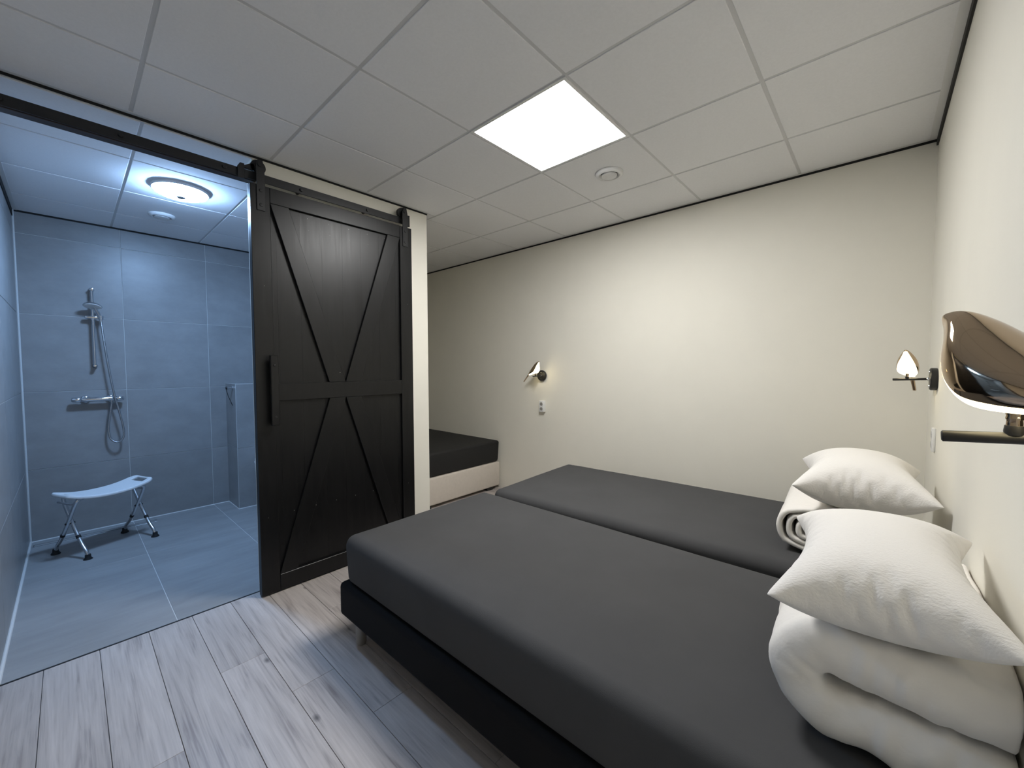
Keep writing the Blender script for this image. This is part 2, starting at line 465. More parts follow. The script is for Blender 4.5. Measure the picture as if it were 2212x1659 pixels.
bf = struct(box('floor_bathroom', (0, 0, 0), (1, 1, 1), M_GROUT), 'grey stone tiled bathroom floor sloping to the drain')
bf.data.clear_geometry()
bm = bmesh.new()
vs = [bm.verts.new((x, y, bath_floor(x) - dz)) for dz in (0.05, 0.0015) for (x, y) in ((XB, YL), (XD, YL), (XD, BY2), (XB, BY2))]
for f in ((3, 2, 1, 0), (4, 5, 6, 7), (0, 1, 5, 4), (1, 2, 6, 5), (2, 3, 7, 6), (3, 0, 4, 7)):
    bm.faces.new([vs[i] for i in f])
bm.to_mesh(bf.data); bm.free()
slope = math.atan2(-BFZ, XD - XB)
for (y0, y1) in ((YL, 0.343), (0.343, 0.932), (0.932, 1.525), (1.525, BY2)):
    for (x0, x1) in ((XB + 0.075, -3.90), (-3.90, XD)):
        dx, dy = (x1 - x0) / 2 - 0.0017, (y1 - y0) / 2 - 0.0017
        t = box('tile', (-dx, -dy, -0.008), (dx, dy, 0), M_FTILE, bf, 0.001, 1)
        xc = (x0 + x1) / 2
        t.location = (xc, (y0 + y1) / 2, bath_floor(xc)); t.rotation_euler = (0, -slope, 0)
    box('tile', (XB + 0.002, y0 + 0.0017, BFZ - 0.008), (XB + 0.072, y1 - 0.0017, BFZ), M_FTILE, bf, 0.001, 1)

# silicone in the wet corners
struct(tube('trim_1', [(XB + 0.004, YL + 0.004, -0.03), (XB + 0.004, YL + 0.004, BCZ)], 0.007, M_SILICONE, seg=8), 'pale silicone line in the shower corner')
struct(tube('trim_2', [(XB + 0.003, YL, BFZ), (XB + 0.003, HY, BFZ)], 0.006, M_SILICONE, seg=8))
struct(tube('trim_3', [(XB, YL + 0.004, BFZ + 0.001), (XD - 0.01, YL + 0.004, 0.001)], 0.0085, M_SILICONE, seg=8), 'pale silicone line at the foot of the side wall')
struct(tube('trim_4', [(XB, HY - 0.003, BFZ), (HX + 0.003, HY - 0.003, bath_floor(HX)), (HX + 0.003, BY2, bath_floor(HX))], 0.005, M_SILICONE, seg=8))
# dark strip between planks and tiles
struct(box('trim_5', (XD - 0.004, YL, -0.03), (XD + 0.006, JAMB + 0.02, 0.0012), M_BLACKTRIM), 'thin dark strip between tiles and planks')

# ------------------------------------------------------------------ ceilings
ce = struct(box('ceiling', (XA - 0.1, YN - 0.1, CZ + 0.0035), (XR + 0.1, YB + 0.1, CZ + 0.08), M_CGRID), 'suspended ceiling of pale square tiles')
GX = [0.195 - 0.6 * k for k in range(0, 10)]
GY = [0.24 + 0.6 * k for k in range(-5, 7)]
PANEL = (-1.605, -1.005, 1.44, 2.04)
def ctile(x0, x1, y0, y1, z, parent, g=0.008):
    x0, x1, y0, y1 = x0 + g, x1 - g, y0 + g, y1 - g
    if x1 - x0 < 0.015 or y1 - y0 < 0.015: return
    dx, dy = (x1 - x0) / 2, (y1 - y0) / 2
    t = box('tile', (-dx, -dy, 0), (dx, dy, 0.010), M_CTILE, parent, 0.0015, 1)
    t.location = ((x0 + x1) / 2, (y0 + y1) / 2, z)
xs = sorted(GX + [XR + 0.6])
for i in range(len(xs) - 1):
    for j in range(len(GY) - 1):
        a, b, c, d = xs[i], xs[i + 1], GY[j], GY[j + 1]
        if abs(a - PANEL[0]) < 0.02 and abs(c - PANEL[2]) < 0.02: continue
        b2, c2, d2 = min(b, XR), max(c, YN), min(d, YB)
        if c2 >= d2: continue
        if c >= YE or a >= XD:
            ctile(max(a, XA), b2, c2, d2, CZ, ce)
        else:
            if b2 > XD: ctile(max(a, XD), b2, c2, d2, CZ, ce)
            if d2 > YE: ctile(max(a, XA), min(b2, XD), max(c2, YE), d2, CZ, ce)

bc = struct(box('ceiling_bathroom', (XB - 0.1, YL - 0.1, BCZ + 0.0035), (XD - 0.002, BY2 + 0.01, CZ + 0.005), M_CGRID), 'tiled suspended ceiling of the bathroom')
BGX = [XD, -3.215, -3.815, -4.415, XB]
BGY = [YL, 0.284, 0.884, 1.484, BY2]
for i in range(4):
    for j in range(4):
        ctile(BGX[i + 1], BGX[i], BGY[j], BGY[j + 1], BCZ, bc, 0.007)

# edge angles and black shadow gaps
T = 0.014
def trimbox(n, lo, hi, m, lab=None): return struct(box('trim_%d' % n, lo, hi, m), lab)
trimbox(6, (XA, YB - 0.004, CZ - T), (XR, YB, CZ + 0.002), M_BLACKTRIM, 'black shadow gap above the back wall')
trimbox(7, (XR - 0.008, YN, CZ - 0.034), (XR, YB, CZ + 0.002), M_BLACKTRIM, 'black shadow gap above the headboard wall')
trimbox(8, (XD, YN, CZ - 0.013), (XD + 0.004, YE, CZ + 0.002), M_BLACKTRIM, 'thin black shadow gap above the sliding door')
trimbox(9, (XD - 0.2, YE, CZ - 0.013), (XD + 0.004, YE + 0.004, CZ + 0.002), M_BLACKTRIM)
trimbox(10, (XR - 0.036, YN, CZ - 0.0012), (XR - 0.008, YB, CZ + 0.004), M_CFLANGE)
trimbox(11, (XA, YB - 0.026, CZ - 0.0012), (XR - 0.03, YB - 0.004, CZ + 0.004), M_CFLANGE)
trimbox(12, (XD + 0.004, YN, CZ - 0.0012), (XD + 0.026, YE, CZ + 0.004), M_CFLANGE)
trimbox(13, (XB + 0.001, YL + 0.001, BCZ - 0.012), (XB + 0.005, BY2, BCZ + 0.002), M_BLACKTRIM)
trimbox(14, (XB, YL + 0.001, BCZ - 0.05), (XD - 0.01, YL + 0.005, BCZ + 0.002), M_BLACKTRIM, 'black band above the tiled side wall')
trimbox(15, (XB, YL + 0.005, BCZ - 0.001), (XD - 0.01, YL + 0.027, BCZ + 0.004), M_CFLANGE)
# white jamb lining of the opening and dark header beam
trimbox(16, (XD - 0.10, JAMB - 0.004, 0), (XD - 0.001, JAMB, BCZ), M_JAMB, 'white jamb lining at the door opening')
struct(box('trim_17', (XD - 0.003, YL - 0.9, 2.385), (-2.645, JAMB, 2.434), M_DBROWN, None, 0.002, 1), 'dark brown header beam spanning the shower opening')

# ------------------------------------------------------------------ ceiling lamps and vents
pl = tag(empty('ceiling_panel_light', (-1.305, 1.74, CZ)), 'square glowing LED panel set in the bedroom ceiling', 'ceiling light')
bm = bmesh.new()
for lo, hi in (((-0.297, -0.297, -0.002), (0.297, -0.281, 0.010)), ((-0.297, 0.281, -0.002), (0.297, 0.297, 0.010)), ((-0.297, -0.281, -0.002), (-0.281, 0.281, 0.010)), ((0.281, -0.281, -0.002), (0.297, 0.281, 0.010))):
    add_box(bm, lo, hi)
bmobj('frame', bm, M_CFLANGE, pl)
box('diffuser', (-0.281, -0.281, 0.0005), (0.281, 0.281, 0.006), M_PANEL, pl)

bl = tag(empty('bathroom_ceiling_lamp', (-3.50, 0.548, BCZ)), 'round glowing white lamp on the bathroom ceiling', 'ceiling light')
lathe('rim', [(0.0, 0.0), (0.15, 0.0), (0.155, -0.012), (0.15, -0.022), (0.143, -0.022)], M_WPLAST, bl)
lathe('diffuser', [(0.143, -0.020), (0.138, -0.034), (0.115, -0.046), (0.07, -0.053), (0.0, -0.055)], M_BATHLAMP, bl)
lathe('sensor', [(0.026, -0.050), (0.026, -0.058), (0.018, -0.064), (0.0, -0.065)], M_STEEL, bl)

def vent(loc, r, label):
    v = tag(empty('ceiling_vent', loc), label, 'vent', 'round ceiling vents')
    lathe('ring', [(r * 0.62, 0.0), (r, 0.0), (r * 0.99, -0.008), (r * 0.88, -0.018), (r * 0.74, -0.020), (r * 0.66, -0.014), (r * 0.60, 0.0)], M_VALVE, v, seg=40)
    lathe('disc', [(0.0, -0.010), (r * 0.50, -0.010), (r * 0.56, -0.014), (r * 0.54, -0.022), (0.0, -0.026)], M_VALVE, v, seg=40)
    lathe('throat', [(r * 0.64, -0.0005), (r * 0.30, -0.0008)], M_DARKHOLE, v, seg=32)
    return v
vent((-1.292, 2.335, CZ), 0.086, 'round white air valve in the ceiling beside the LED panel')
vent((-4.21, 0.536, BCZ), 0.085, 'round white air valve in the bathroom ceiling')

# ------------------------------------------------------------------ sliding barn door
DXB, DXF = -2.642, -2.617            # back and front of the plank panel
DF = -2.597                          # front of the applied boards
DY0, DY1, DZ0, DZ1 = 0.708, 1.748, 0.008, 2.357
dr = tag(empty('barn_door', (DXB, (DY0 + DY1) / 2, DZ0)), 'tall black wooden barn door with X braces, slid open beside the shower', 'door')
ox, oy, oz = dr.location
def D(name, lo, hi, m=M_BWOOD, bev=0.002):
    """part box given in world coordinates"""
    c = [(l + h) / 2 for l, h in zip(lo, hi)]
    e = [(h - l) / 2 for l, h in zip(lo, hi)]
    o = box(name, [-v for v in e], e, m, dr, bev, 1)
    o.location = (c[0] - ox, c[1] - oy, c[2] - oz)
    return o
NP = 8; pw = (DY1 - DY0) / NP
for k in range(NP):
    D('plank', (DXB, DY0 + k * pw + 0.0002, DZ0), (DXF, DY0 + (k + 1) * pw - 0.0002, DZ1), M_BWOOD, 0.0)
B0 = DXF - 0.0005
D('stile', (B0, DY0, DZ0), (DF, DY0 + 0.098, DZ1))
D('stile', (B0, DY1 - 0.098, DZ0), (DF, DY1, DZ1))
D('top_rail', (B0, DY0 + 0.0985, 2.270), (DF, DY1 - 0.0985, DZ1))
D('bottom_rail', (B0, DY0 + 0.0985, DZ0), (DF, DY1 - 0.0985, 0.104))
D('middle_rail', (B0, DY0 + 0.0985, 1.137), (DF, DY1 - 0.0985, 1.238))
def brace(y0a, y0b, z0, y1a, y1b, z1):
    cyy, czz = (y0a + y0b + y1a + y1b) / 4, (z0 + z1) / 2
    poly = [(y0a - cyy, z0 - czz), (y0b - cyy, z0 - czz), (y1b - cyy, z1 - czz), (y1a - cyy, z1 - czz)]
    b = prism('brace', poly, 'X', B0 + 0.0002, DF - 0.0005, M_BWOOD, dr, 0.0015)
    b.location = (-ox, cyy - oy, czz - oz)
mid = (DY0 + DY1) / 2
brace(1.122, mid - 0.001, 1.2385, 0.8065, 0.905, 2.2695)
brace(mid + 0.001, 1.334, 1.2385, 1.551, 1.6495, 2.2695)
brace(0.8065, 0.905, 0.1045, 1.122, mid - 0.001, 1.1365)
brace(1.551, 1.6495, 0.1045, mid + 0.001, 1.334, 1.1365)
pull = D('pull_handle', (DF + 0.030, 0.770, 1.000), (DF + 0.052, 0.811, 1.402), M_BWOOD, 0.003)
for zz in (1.05, 1.345):
    s = box('standoff', (-0.032, -0.016, -0.02), (-0.0105, 0.016, 0.02), M_BWOOD, pull, 0.002, 1)
    s.location = (0, 0, zz - 1.201)
    bt = lathe('bolt', [(0.0, 0.0035), (0.006, 0.003), (0.008, 0.0)], M_BMETAL, pull, (0.011, 0, 0), 'X', 12)
    bt.location = (0, 0, zz - 1.201)
RAIL_X, RAIL_Z0, RAIL_Z1 = -2.637, 2.388, 2.434
for yc in (0.760, 1.692):
    h = prism('hanger', [(-0.021, 2.215), (0.021, 2.215), (0.021, 2.455), (0.012, 2.492), (-0.012, 2.492), (-0.021, 2.455)], 'X', DF, DF + 0.006, M_BMETAL, dr, 0.001)
    h.location = (-ox, yc - oy, -oz)
    w = lathe('wheel', [(0.0, -0.012), (0.030, -0.012), (0.038, -0.012), (0.038, -0.006), (0.031, -0.004), (0.031, 0.004), (0.038, 0.006), (0.038, 0.012), (0.0, 0.012)], M_BMETAL, h, (0, 0, 0), 'X', 28)
    w.location = (RAIL_X, 0, RAIL_Z1 + 0.031)
    ax = lathe('axle', [(0.0, -0.02), (0.009, -0.02), (0.009, 0.045), (0.013, 0.046), (0.013, 0.052), (0.0, 0.053)], M_BMETAL, h, (0, 0, 0), 'X', 14)
    ax.location = (RAIL_X, 0, RAIL_Z1 + 0.031)
    for zb in (2.245, 2.325):
        bt = lathe('bolt', [(0.0, 0.005), (0.008, 0.004), (0.010, 0.0)], M_BMETAL, h, (DF + 0.006, 0, zb), 'X', 12)

rl = tag(empty('sliding_door_track', (RAIL_X, 0.3, RAIL_Z0)), 'long black steel rail that carries the sliding barn door', 'door track')
box('bar', (-0.004, -1.2, 0), (0.004, 1.452, RAIL_Z1 - RAIL_Z0), M_BMETAL, rl, 0.001, 1)
for yc in (1.12, 0.69, 0.30, -0.10, -0.45):
    xw = XD + 0.001 if yc + 0.0 > JAMB - 0.3 and yc + 0.3 > JAMB else -2.645
    so = lathe('spacer', [(0.0, 0.0), (0.011, 0.0), (0.011, -2.641 - xw), (0.0, -2.641 - xw)], M_BMETAL, rl, (xw - RAIL_X, yc, 0.023), 'X', 14)
    lathe('bolt', [(0.0, 0.009), (0.008, 0.008), (0.011, 0.0)], M_BMETAL, rl, (0.004, yc, 0.023), 'X', 12)
for yc in (1.435, 0.375):
    es = prism('end_stop', [(yc - 0.016, -0.012), (yc + 0.016, -0.012), (yc + 0.016, 0.070), (yc - 0.004, 0.070), (yc - 0.016, 0.050)], 'X', 0.0045, 0.016, M_BMETAL, rl, 0.001)
es = prism('end_stop', [(0.37, 0.050), (0.425, 0.085), (0.44, 0.085), (0.44, 0.050)], 'X', -0.006, 0.012, M_BMETAL, rl, 0.001)

# ------------------------------------------------------------------ beds
def mattress(name, L, W, z0, z1, m, parent, r=0.052):
    bm = bmesh.new()
    add_box(bm, (0, 0, z0), (L, W, z1))
    top = [e for e in bm.edges if max(v.co.z for v in e.verts) > z0 + 0.01]
    bmesh.ops.bevel(bm, geom=top, offset=r, segments=8, profile=0.5, affect='EDGES')
    low = [e for e in bm.edges if all(abs(v.co.z - z0) < 1e-5 for v in e.verts)]
    bmesh.ops.bevel(bm, geom=low, offset=0.028, segments=3, profile=0.5, affect='EDGES')
    bmesh.ops.subdivide_edges(bm, edges=[e for e in bm.edges if e.calc_length() > 0.3], cuts=14, use_grid_fill=True)
    for v in bm.verts:
        u, w = v.co.x / L, v.co.y / W
        t = (v.co.z - z0) / (z1 - z0)
        if t > 0.5:      # soft crown and a sagging rim
            v.co.z += 0.006 * (1 - (2 * u - 1) ** 4) * (1 - (2 * w - 1) ** 4) * (t - 0.5) * 2
        n = noise.noise(Vector((v.co.x * 5, v.co.y * 5, v.co.z * 9))) * 0.0022
        v.co += Vector((0, 0, n if t > 0.9 else 0))
        # sides lean in a little below
        k = 0.010 * (1 - t)
        v.co.x += k * (1 - 2 * u); v.co.y += k * (1 - 2 * w)
    return bmobj(name, bm, m, parent, smooth=True)

def bed(loc, rot, L, W, zb0, zb1, zm1, mbase, msheet, label, group, legs, mleg):
    """origin at the foot end, near corner, on the floor; x runs towards the headboard"""
    b = tag(empty('box_spring_bed', loc, rot), label, 'bed', group)
    bm = bmesh.new(); add_box(bm, (-0.012, -0.012, zb0), (L, W + 0.012, zb1), 0.022, 4)
    bmobj('base', bm, mbase, b, smooth=True)
    mattress('mattress', L, W, zb1 + 0.002, zm1, msheet, b)
    for (x, y) in legs:
        lathe('leg', [(0.0, 0.0), (0.020, 0.0), (0.024, 0.01), (0.026, zb0 + 0.004), (0.0, zb0 + 0.004)], mleg, b, (x, y, 0), 'Z', 20)
    return b
LEGS = lambda L, W: ((0.09, 0.045), (L - 0.09, 0.045), (0.09, W - 0.045), (L - 0.09, W - 0.045))
bed((-1.905, 0.862, 0), math.radians(0.6), 2.07, 0.965, 0.128, 0.292, 0.520, M_BASEBLK, M_SHEET, 'black box spring bed, the nearer of the two pushed together', 'black beds side by side', LEGS(2.07, 0.965), M_LEGW)
bed((-1.885, 1.862, 0), math.radians(3.0), 2.00, 0.955, 0.128, 0.292, 0.520, M_BASEBLK, M_SHEET, 'black box spring bed, the one beside the back wall', 'black beds side by side', LEGS(2.0, 0.955), M_LEGW)
# single bed in the alcove, foot towards the room
ab = tag(empty('single_bed', (-4.86, 2.12, 0)), 'cream based single bed with black mattress in the alcove', 'bed')
bm = bmesh.new(); add_box(bm, (0.0, 0, 0.030), (1.80, 1.04, 0.292), 0.016, 3)
bmobj('base', bm, M_CREAM, ab, smooth=True, auto=60)
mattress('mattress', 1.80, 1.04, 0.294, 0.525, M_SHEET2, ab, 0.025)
for (x, y) in ((0.08, 0.08), (1.745, 0.08), (0.08, 0.94), (1.745, 0.90)):
    box('leg', (x - 0.045, y - 0.045, 0), (x + 0.045, y + 0.045, 0.032), M_LEG, ab, 0.003, 1)

# ------------------------------------------------------------------ pillows (relaxed cloth shapes)
def relax_pillow(width, length, pressure, seed, steps=260, passes=8):
    """Two square-woven sheets sewn along the rim, inflated and settled on a flat support.
    Position-based cloth on plain numpy grids; returns (top, bottom) arrays of shape (ny, nx, 3)."""
    nx, ny = 41, 55
    rs = np.random.RandomState(seed)
    xs = np.linspace(-width / 2, width / 2, nx); ys = np.linspace(-length / 2, length / 2, ny)
    X, Y = np.meshgrid(xs, ys)
    ripple = 0.005 * np.sin(11 * X + seed) + 0.005 * np.sin(9 * Y + 2 * seed) + rs.uniform(-0.004, 0.004, X.shape)
    rim = np.ones_like(X); rim[1:-1, 1:-1] = 0
    sheets = [np.stack([X, Y, 0.07 + ripple + (1 - rim) * 0.006], -1), np.stack([X, Y, 0.07 + ripple - (1 - rim) * 0.006], -1)]
    vel = [np.zeros_like(sheets[0]), np.zeros_like(sheets[0])]
    dx, dy = xs[1] - xs[0], ys[1] - ys[0]; dd = math.hypot(dx, dy)
    def fix(P, a, b, rest, k):
        d = P[b] - P[a]
        ln = np.sqrt((d * d).sum(-1, keepdims=True)) + 1e-9
        c = d * (0.5 * k * (ln - rest) / ln)
        P[a] += c; P[b] -= c
    cons = []
    A = slice(None)
    for st in (0, 1):
        def pr(n, off, step=2):
            i0 = np.arange(st, n - off, step); return i0, i0 + off
        i, j = pr(nx, 1); cons.append(((A, i), (A, j), dx, 1.0))
        i, j = pr(ny, 1); cons.append(((i, A), (j, A), dy, 1.0))
    for st in (0, 1):
        i0 = np.arange(st, ny - 1, 2)
        cons.append((np.ix_(i0, np.arange(0, nx - 1)), np.ix_(i0 + 1, np.arange(1, nx)), dd, 0.55))
        cons.append((np.ix_(i0, np.arange(1, nx)), np.ix_(i0 + 1, np.arange(0, nx - 1)), dd, 0.55))
    for st in range(4):
        i0 = np.arange(st, nx - 2, 4); cons.append(((A, i0), (A, i0 + 2), 2 * dx, 0.004))
        i0 = np.arange(st, ny - 2, 4); cons.append(((i0, A), (i0 + 2, A), 2 * dy, 0.004))
    dt = 1 / 90.0
    for it in range(steps):
        press = pressure * (1.0 if it > 110 else 2.2)
        old = [P.copy() for P in sheets]
        for q, sgn in ((0, 1.0), (1, -1.0)):
            P = sheets[q]
            tu = np.zeros_like(P); tv = np.zeros_like(P)
            tu[:, 1:-1] = P[:, 2:] - P[:, :-2]; tv[1:-1] = P[2:] - P[:-2]
            n = np.cross(tu, tv); n /= (np.sqrt((n * n).sum(-1, keepdims=True)) + 1e-9)
            vel[q] = vel[q] * 0.96 + dt * (n * sgn * press + np.array([0, 0, -0.06]))
            sheets[q] = P + dt * vel[q]
        for _ in range(passes):
            for q in (0, 1):
                for a_, b_, r_, k_ in cons: fix(sheets[q], a_, b_, r_, k_)
                np.maximum(sheets[q][..., 2], 0.0, out=sheets[q][..., 2])
            m_ = 0.5 * (sheets[0] + sheets[1])
            for q in (0, 1):
                for sl_ in ((0, A), (-1, A), (A, 0), (A, -1)): sheets[q][sl_] = m_[sl_]
        for q in (0, 1):
            vel[q] = (sheets[q] - old[q]) / dt
        drift = 0.5 * (sheets[0] + sheets[1]).mean((0, 1)); drift[2] = 0
        for q in (0, 1): sheets[q] -= drift
    return sheets
def pillow(name, data, loc, rotz, scale, label, tilt=(0, 0)):
    top, bot = relax_pillow(*data)
    NYp, NXp = top.shape[:2]
    co = np.concatenate([top.reshape(-1, 3), bot[1:-1, 1:-1].reshape(-1, 3)])
    T_ = np.arange(NXp * NYp).reshape(NYp, NXp)
    B_ = T_.copy(); B_[1:-1, 1:-1] = NXp * NYp + np.arange((NXp - 2) * (NYp - 2)).reshape(NYp - 2, NXp - 2)
    faces = []
    for j in range(NYp - 1):
        for i in range(NXp - 1):
            faces.append((int(T_[j, i]), int(T_[j, i + 1]), int(T_[j + 1, i + 1]), int(T_[j + 1, i])))
            faces.append((int(B_[j, i]), int(B_[j + 1, i]), int(B_[j + 1, i + 1]), int(B_[j, i + 1])))
    co = co * np.array(scale)
    o = pyobj(name, co.tolist(), faces, M_LINEN, None, True)
    o.location = loc
    o.rotation_euler = (tilt[0], tilt[1], rotz)
    s = o.modifiers.new('soften', 'SUBSURF'); s.levels = 1; s.render_levels = 1
    tag(o, label, 'pillow', 'white pillows on the folded duvets')
    return o
pillow('pillow', (0.50, 0.66, 0.80, 1), (0.015, 1.245, 0.788), math.radians(1.5), (0.79, 0.86, 0.70), 'large white terry pillow on the nearer folded duvet', (math.radians(2), math.radians(-3)))
pillow('pillow', (0.50, 0.66, 0.85, 5), (-0.052, 2.325, 0.735), math.radians(3), (0.97, 0.95, 0.86), 'white pillow on the rolled duvet by the back wall', (math.radians(1), math.radians(0)))

# ------------------------------------------------------------------ duvets
def fold_surface(path, half, thick, ylen, ny_end=7, wr=0.006, seed=0.0, pleat=0.0, wscale=9.0):
    """Quilted slab swept along a folded path in the xz plane; rounded puffy ends along y.
    path: list of (x, z); half: half thickness per path point."""
    pts = [Vector((p[0], 0, p[1])) for p in path]
    n = len(pts)
    bm = bmesh.new(); rings = []
    prof = []                                     # ring in (y, n) with y in [0, ylen], n in [-1, 1]
    K = 26
    for k in range(K + 1): prof.append((k / K, 1.0))
    for k in range(1, ny_end): prof.append((1.0, math.cos(math.pi * k / ny_end)))
    for k in range(K + 1): prof.append((1 - k / K, -1.0))
    for k in range(1, ny_end): prof.append((0.0, -math.cos(math.pi * k / ny_end)))
    for i in range(n):
        t = (pts[min(i + 1, n - 1)] - pts[max(i - 1, 0)]).normalized()
        nn = Vector((-t.z, 0, t.x))
        h = half[i]
        ring = []
        for (yy, c) in prof:
            e = h * 0.9
            if yy == 0.0 and abs(c) < 1: y = e - e * math.sqrt(max(0, 1 - c * c))
            elif yy == 1.0 and abs(c) < 1: y = ylen - e + e * math.sqrt(max(0, 1 - c * c))
            else: y = e + yy * (ylen - 2 * e)
            puff = 1.0
            if abs(c) == 1.0:
                puff = 0.86 + 0.14 * math.sin(math.pi * min(1, max(0, yy)))
            p = pts[i] + nn * (h * c * puff) + Vector((0, y, 0))
            ring.append(bm.verts.new(p))
        rings.append(ring)
    m = len(prof)
    for a, b in zip(rings[:-1], rings[1:]):
        for k in range(m):
            bm.faces.new((a[k], a[(k + 1) % m], b[(k + 1) % m], b[k]))
    bm.faces.new(rings[0][::-1]); bm.faces.new(rings[-1])
    bmesh.ops.recalc_face_normals(bm, faces=bm.faces[:])
    bm.normal_update()
    disp = {}
    for v in bm.verts:
        q = v.co
        a = noise.noise(Vector((q.x * wscale + seed, q.y * wscale * 0.55, q.z * wscale)))
        b = noise.noise(Vector((q.x * wscale * 3 + q.z * 14 + seed, q.y * 7, q.z * wscale * 2)))
        # diagonal pleats on the end faces
        endf = max(0.0, 1 - q.y / 0.12)
        pl_ = math.sin((q.x * 0.9 + q.z * 1.5) * 135 + 7 * a) * pleat * endf * (0.25 + 1.2 * max(0.0, b + 0.2))
        disp[v] = wr * a + wr * 0.45 * b + pl_
    for v, d in disp.items():
        v.co += v.normal * d
    return bm

# nearer duvet: folded in two, fold towards the foot end, open towards the wall
g2 = 0.128
path = []; half = []
L0 = 0.2595
N = 26
for k in range(N): path.append((L0 - (L0 - 0.0) * k / N, g2 / 2)); half.append(0.0625)
for k in range(17):
    a = math.pi * k / 16
    path.append((-math.sin(a) * g2 / 2, g2 - math.cos(a) * g2 / 2)); half.append(0.0625)
for k in range(1, N + 1): path.append((L0 * k / N, 1.5 * g2)); half.append(0.0625)
bm = fold_surface(path, half, 0.1, 0.68, wr=0.015, seed=2.3, pleat=0.006)
dv = bmobj('duvet', bm, M_DUVET, None, smooth=True)
dv.location = (-0.057, 1.047, 0.527)
s = dv.modifiers.new('soften', 'SUBSURF'); s.levels = 1; s.render_levels = 1
tag(dv, 'thick white duvet folded double on the nearer bed', 'duvet', 'folded white duvets')

# farther duvet: flat roll of several layers, spiral end facing the nearer bed
path = []; half = []
turns = 4.0; S = 150
th = 0.024
for k in range(S + 1):
    a = 2 * math.pi * turns * k / S
    r = 0.098 - th * (a / (2 * math.pi)) * 0.93
    if r < 0.008: break
    # stadium spiral: start at the bottom, go to the foot side, over the top, back
    ang = -math.pi / 2 - a
    ext = 0.105 * (1 - 0.12 * a / (2 * math.pi))
    cx = ext * max(-1, min(1, 1.35 * math.cos(ang)))
    path.append((cx + r * math.cos(ang), r * math.sin(ang)))
    half.append(th * 0.46)
bm = fold_surface(path, half, 0.1, 0.60, ny_end=5, wr=0.004, seed=7.7, pleat=0.0, wscale=12)
dv2 = bmobj('duvet', bm, M_DUVET, None, smooth=True)
dv2.location = (-0.115, 2.10, 0.636)
dv2.rotation_euler = (0, 0, math.radians(3))
tag(dv2, 'white duvet rolled up in layers on the bed by the back wall', 'duvet', 'folded white duvets')

# ------------------------------------------------------------------ bird wall lamps
ST = [  # top (u, w), bottom (u, w), half width; mm, u forward, w up, origin on the rod axis
    ((79, 129), (80, 127), 1.5), ((73, 131.5), (74, 118), 7), ((60, 132), (66, 104), 13), ((45, 128), (57, 84), 22),
    ((27, 118.5), (50, 61), 32), ((8, 106), (39, 42), 38), ((-12, 92), (20, 28), 40), ((-38, 74), (-8, 25), 37),
    ((-62, 57), (-38, 26), 29), ((-85, 42), (-70, 25), 18), ((-106, 29), (-102, 18), 10), ((-148, 0), (-145, -6.5), 7.5), ((-184, -25), (-181, -30.5), 7)]
def bird_section(f, ang):
    """point on the body at station f (float), angle ang from the belly (0) to the back (pi), signed side"""
    i = min(int(f), len(ST) - 2); t = f - i
    def cr(vals):        # Catmull-Rom
        p0 = vals[max(i - 1, 0)]; p1 = vals[i]; p2 = vals[i + 1]; p3 = vals[min(i + 2, len(vals) - 1)]
        return 0.5 * ((2 * p1) + (p2 - p0) * t + (2 * p0 - 5 * p1 + 4 * p2 - p3) * t * t + (3 * p1 - p0 - 3 * p2 + p3) * t ** 3)
    tu, tw = cr([s[0][0] for s in ST]), cr([s[0][1] for s in ST])
    bu, bw = cr([s[1][0] for s in ST]), cr([s[1][1] for s in ST])
    hw = max(1.0, cr([s[2] for s in ST]))
    c, s_ = math.cos(ang), math.sin(ang)
    # full below, ridge-like above
    k = 0.5 - 0.5 * math.copysign(abs(c) ** (0.72 if c > 0 else 1.0), c)
    side = math.copysign(abs(s_) ** (0.72 if c > 0 else 1.15), s_)
    return Vector(((bu + (tu - bu) * k) / 1000, side * hw / 1000, (bw + (tw - bw) * k) / 1000))
def bird_mesh(kind):
    bm = bmesh.new()
    nf, na = 64, 40
    half = math.radians(58)
    fmax = len(ST) - 1.001
    if kind == 'belly':
        fs = [0.7 + (9.4 - 0.7) * k / nf for k in range(nf + 1)]
        angs = [-half + 2 * half * k / na for k in range(na + 1)]
        closed = False
    else:
        fs = [fmax * k / 90 for k in range(91)]
        closed = True
    rings = []
    for f in fs:
        if kind == 'belly':
            rings.append([bm.verts.new(bird_section(f, a)) for a in angs])
        else:
            # shell wraps the back; below the rim it is only kept at the beak and the tail
            w = 1.0
            if f < 1.0: w = f
            if f > 8.6: w = max(0.0, 1 - (f - 8.6) / 1.2)
            h0 = half * max(0.0, w) * 0.985
            angs = [h0 + (2 * math.pi - 2 * h0) * k / na for k in range(na + 1)]
            rings.append([bm.verts.new(bird_section(f, a)) for a in angs])
    for a, b in zip(rings[:-1], rings[1:]):
        for k in range(na):
            bm.faces.new((a[k], a[k + 1], b[k + 1], b[k]))
    if kind != 'belly':
        bm.faces.new(rings[0]); bm.faces.new(rings[-1][::-1])
        bmesh.ops.remove_doubles(bm, verts=bm.verts[:], dist=0.0001)
    bmesh.ops.recalc_face_normals(bm, faces=bm.faces[:])
    return bm
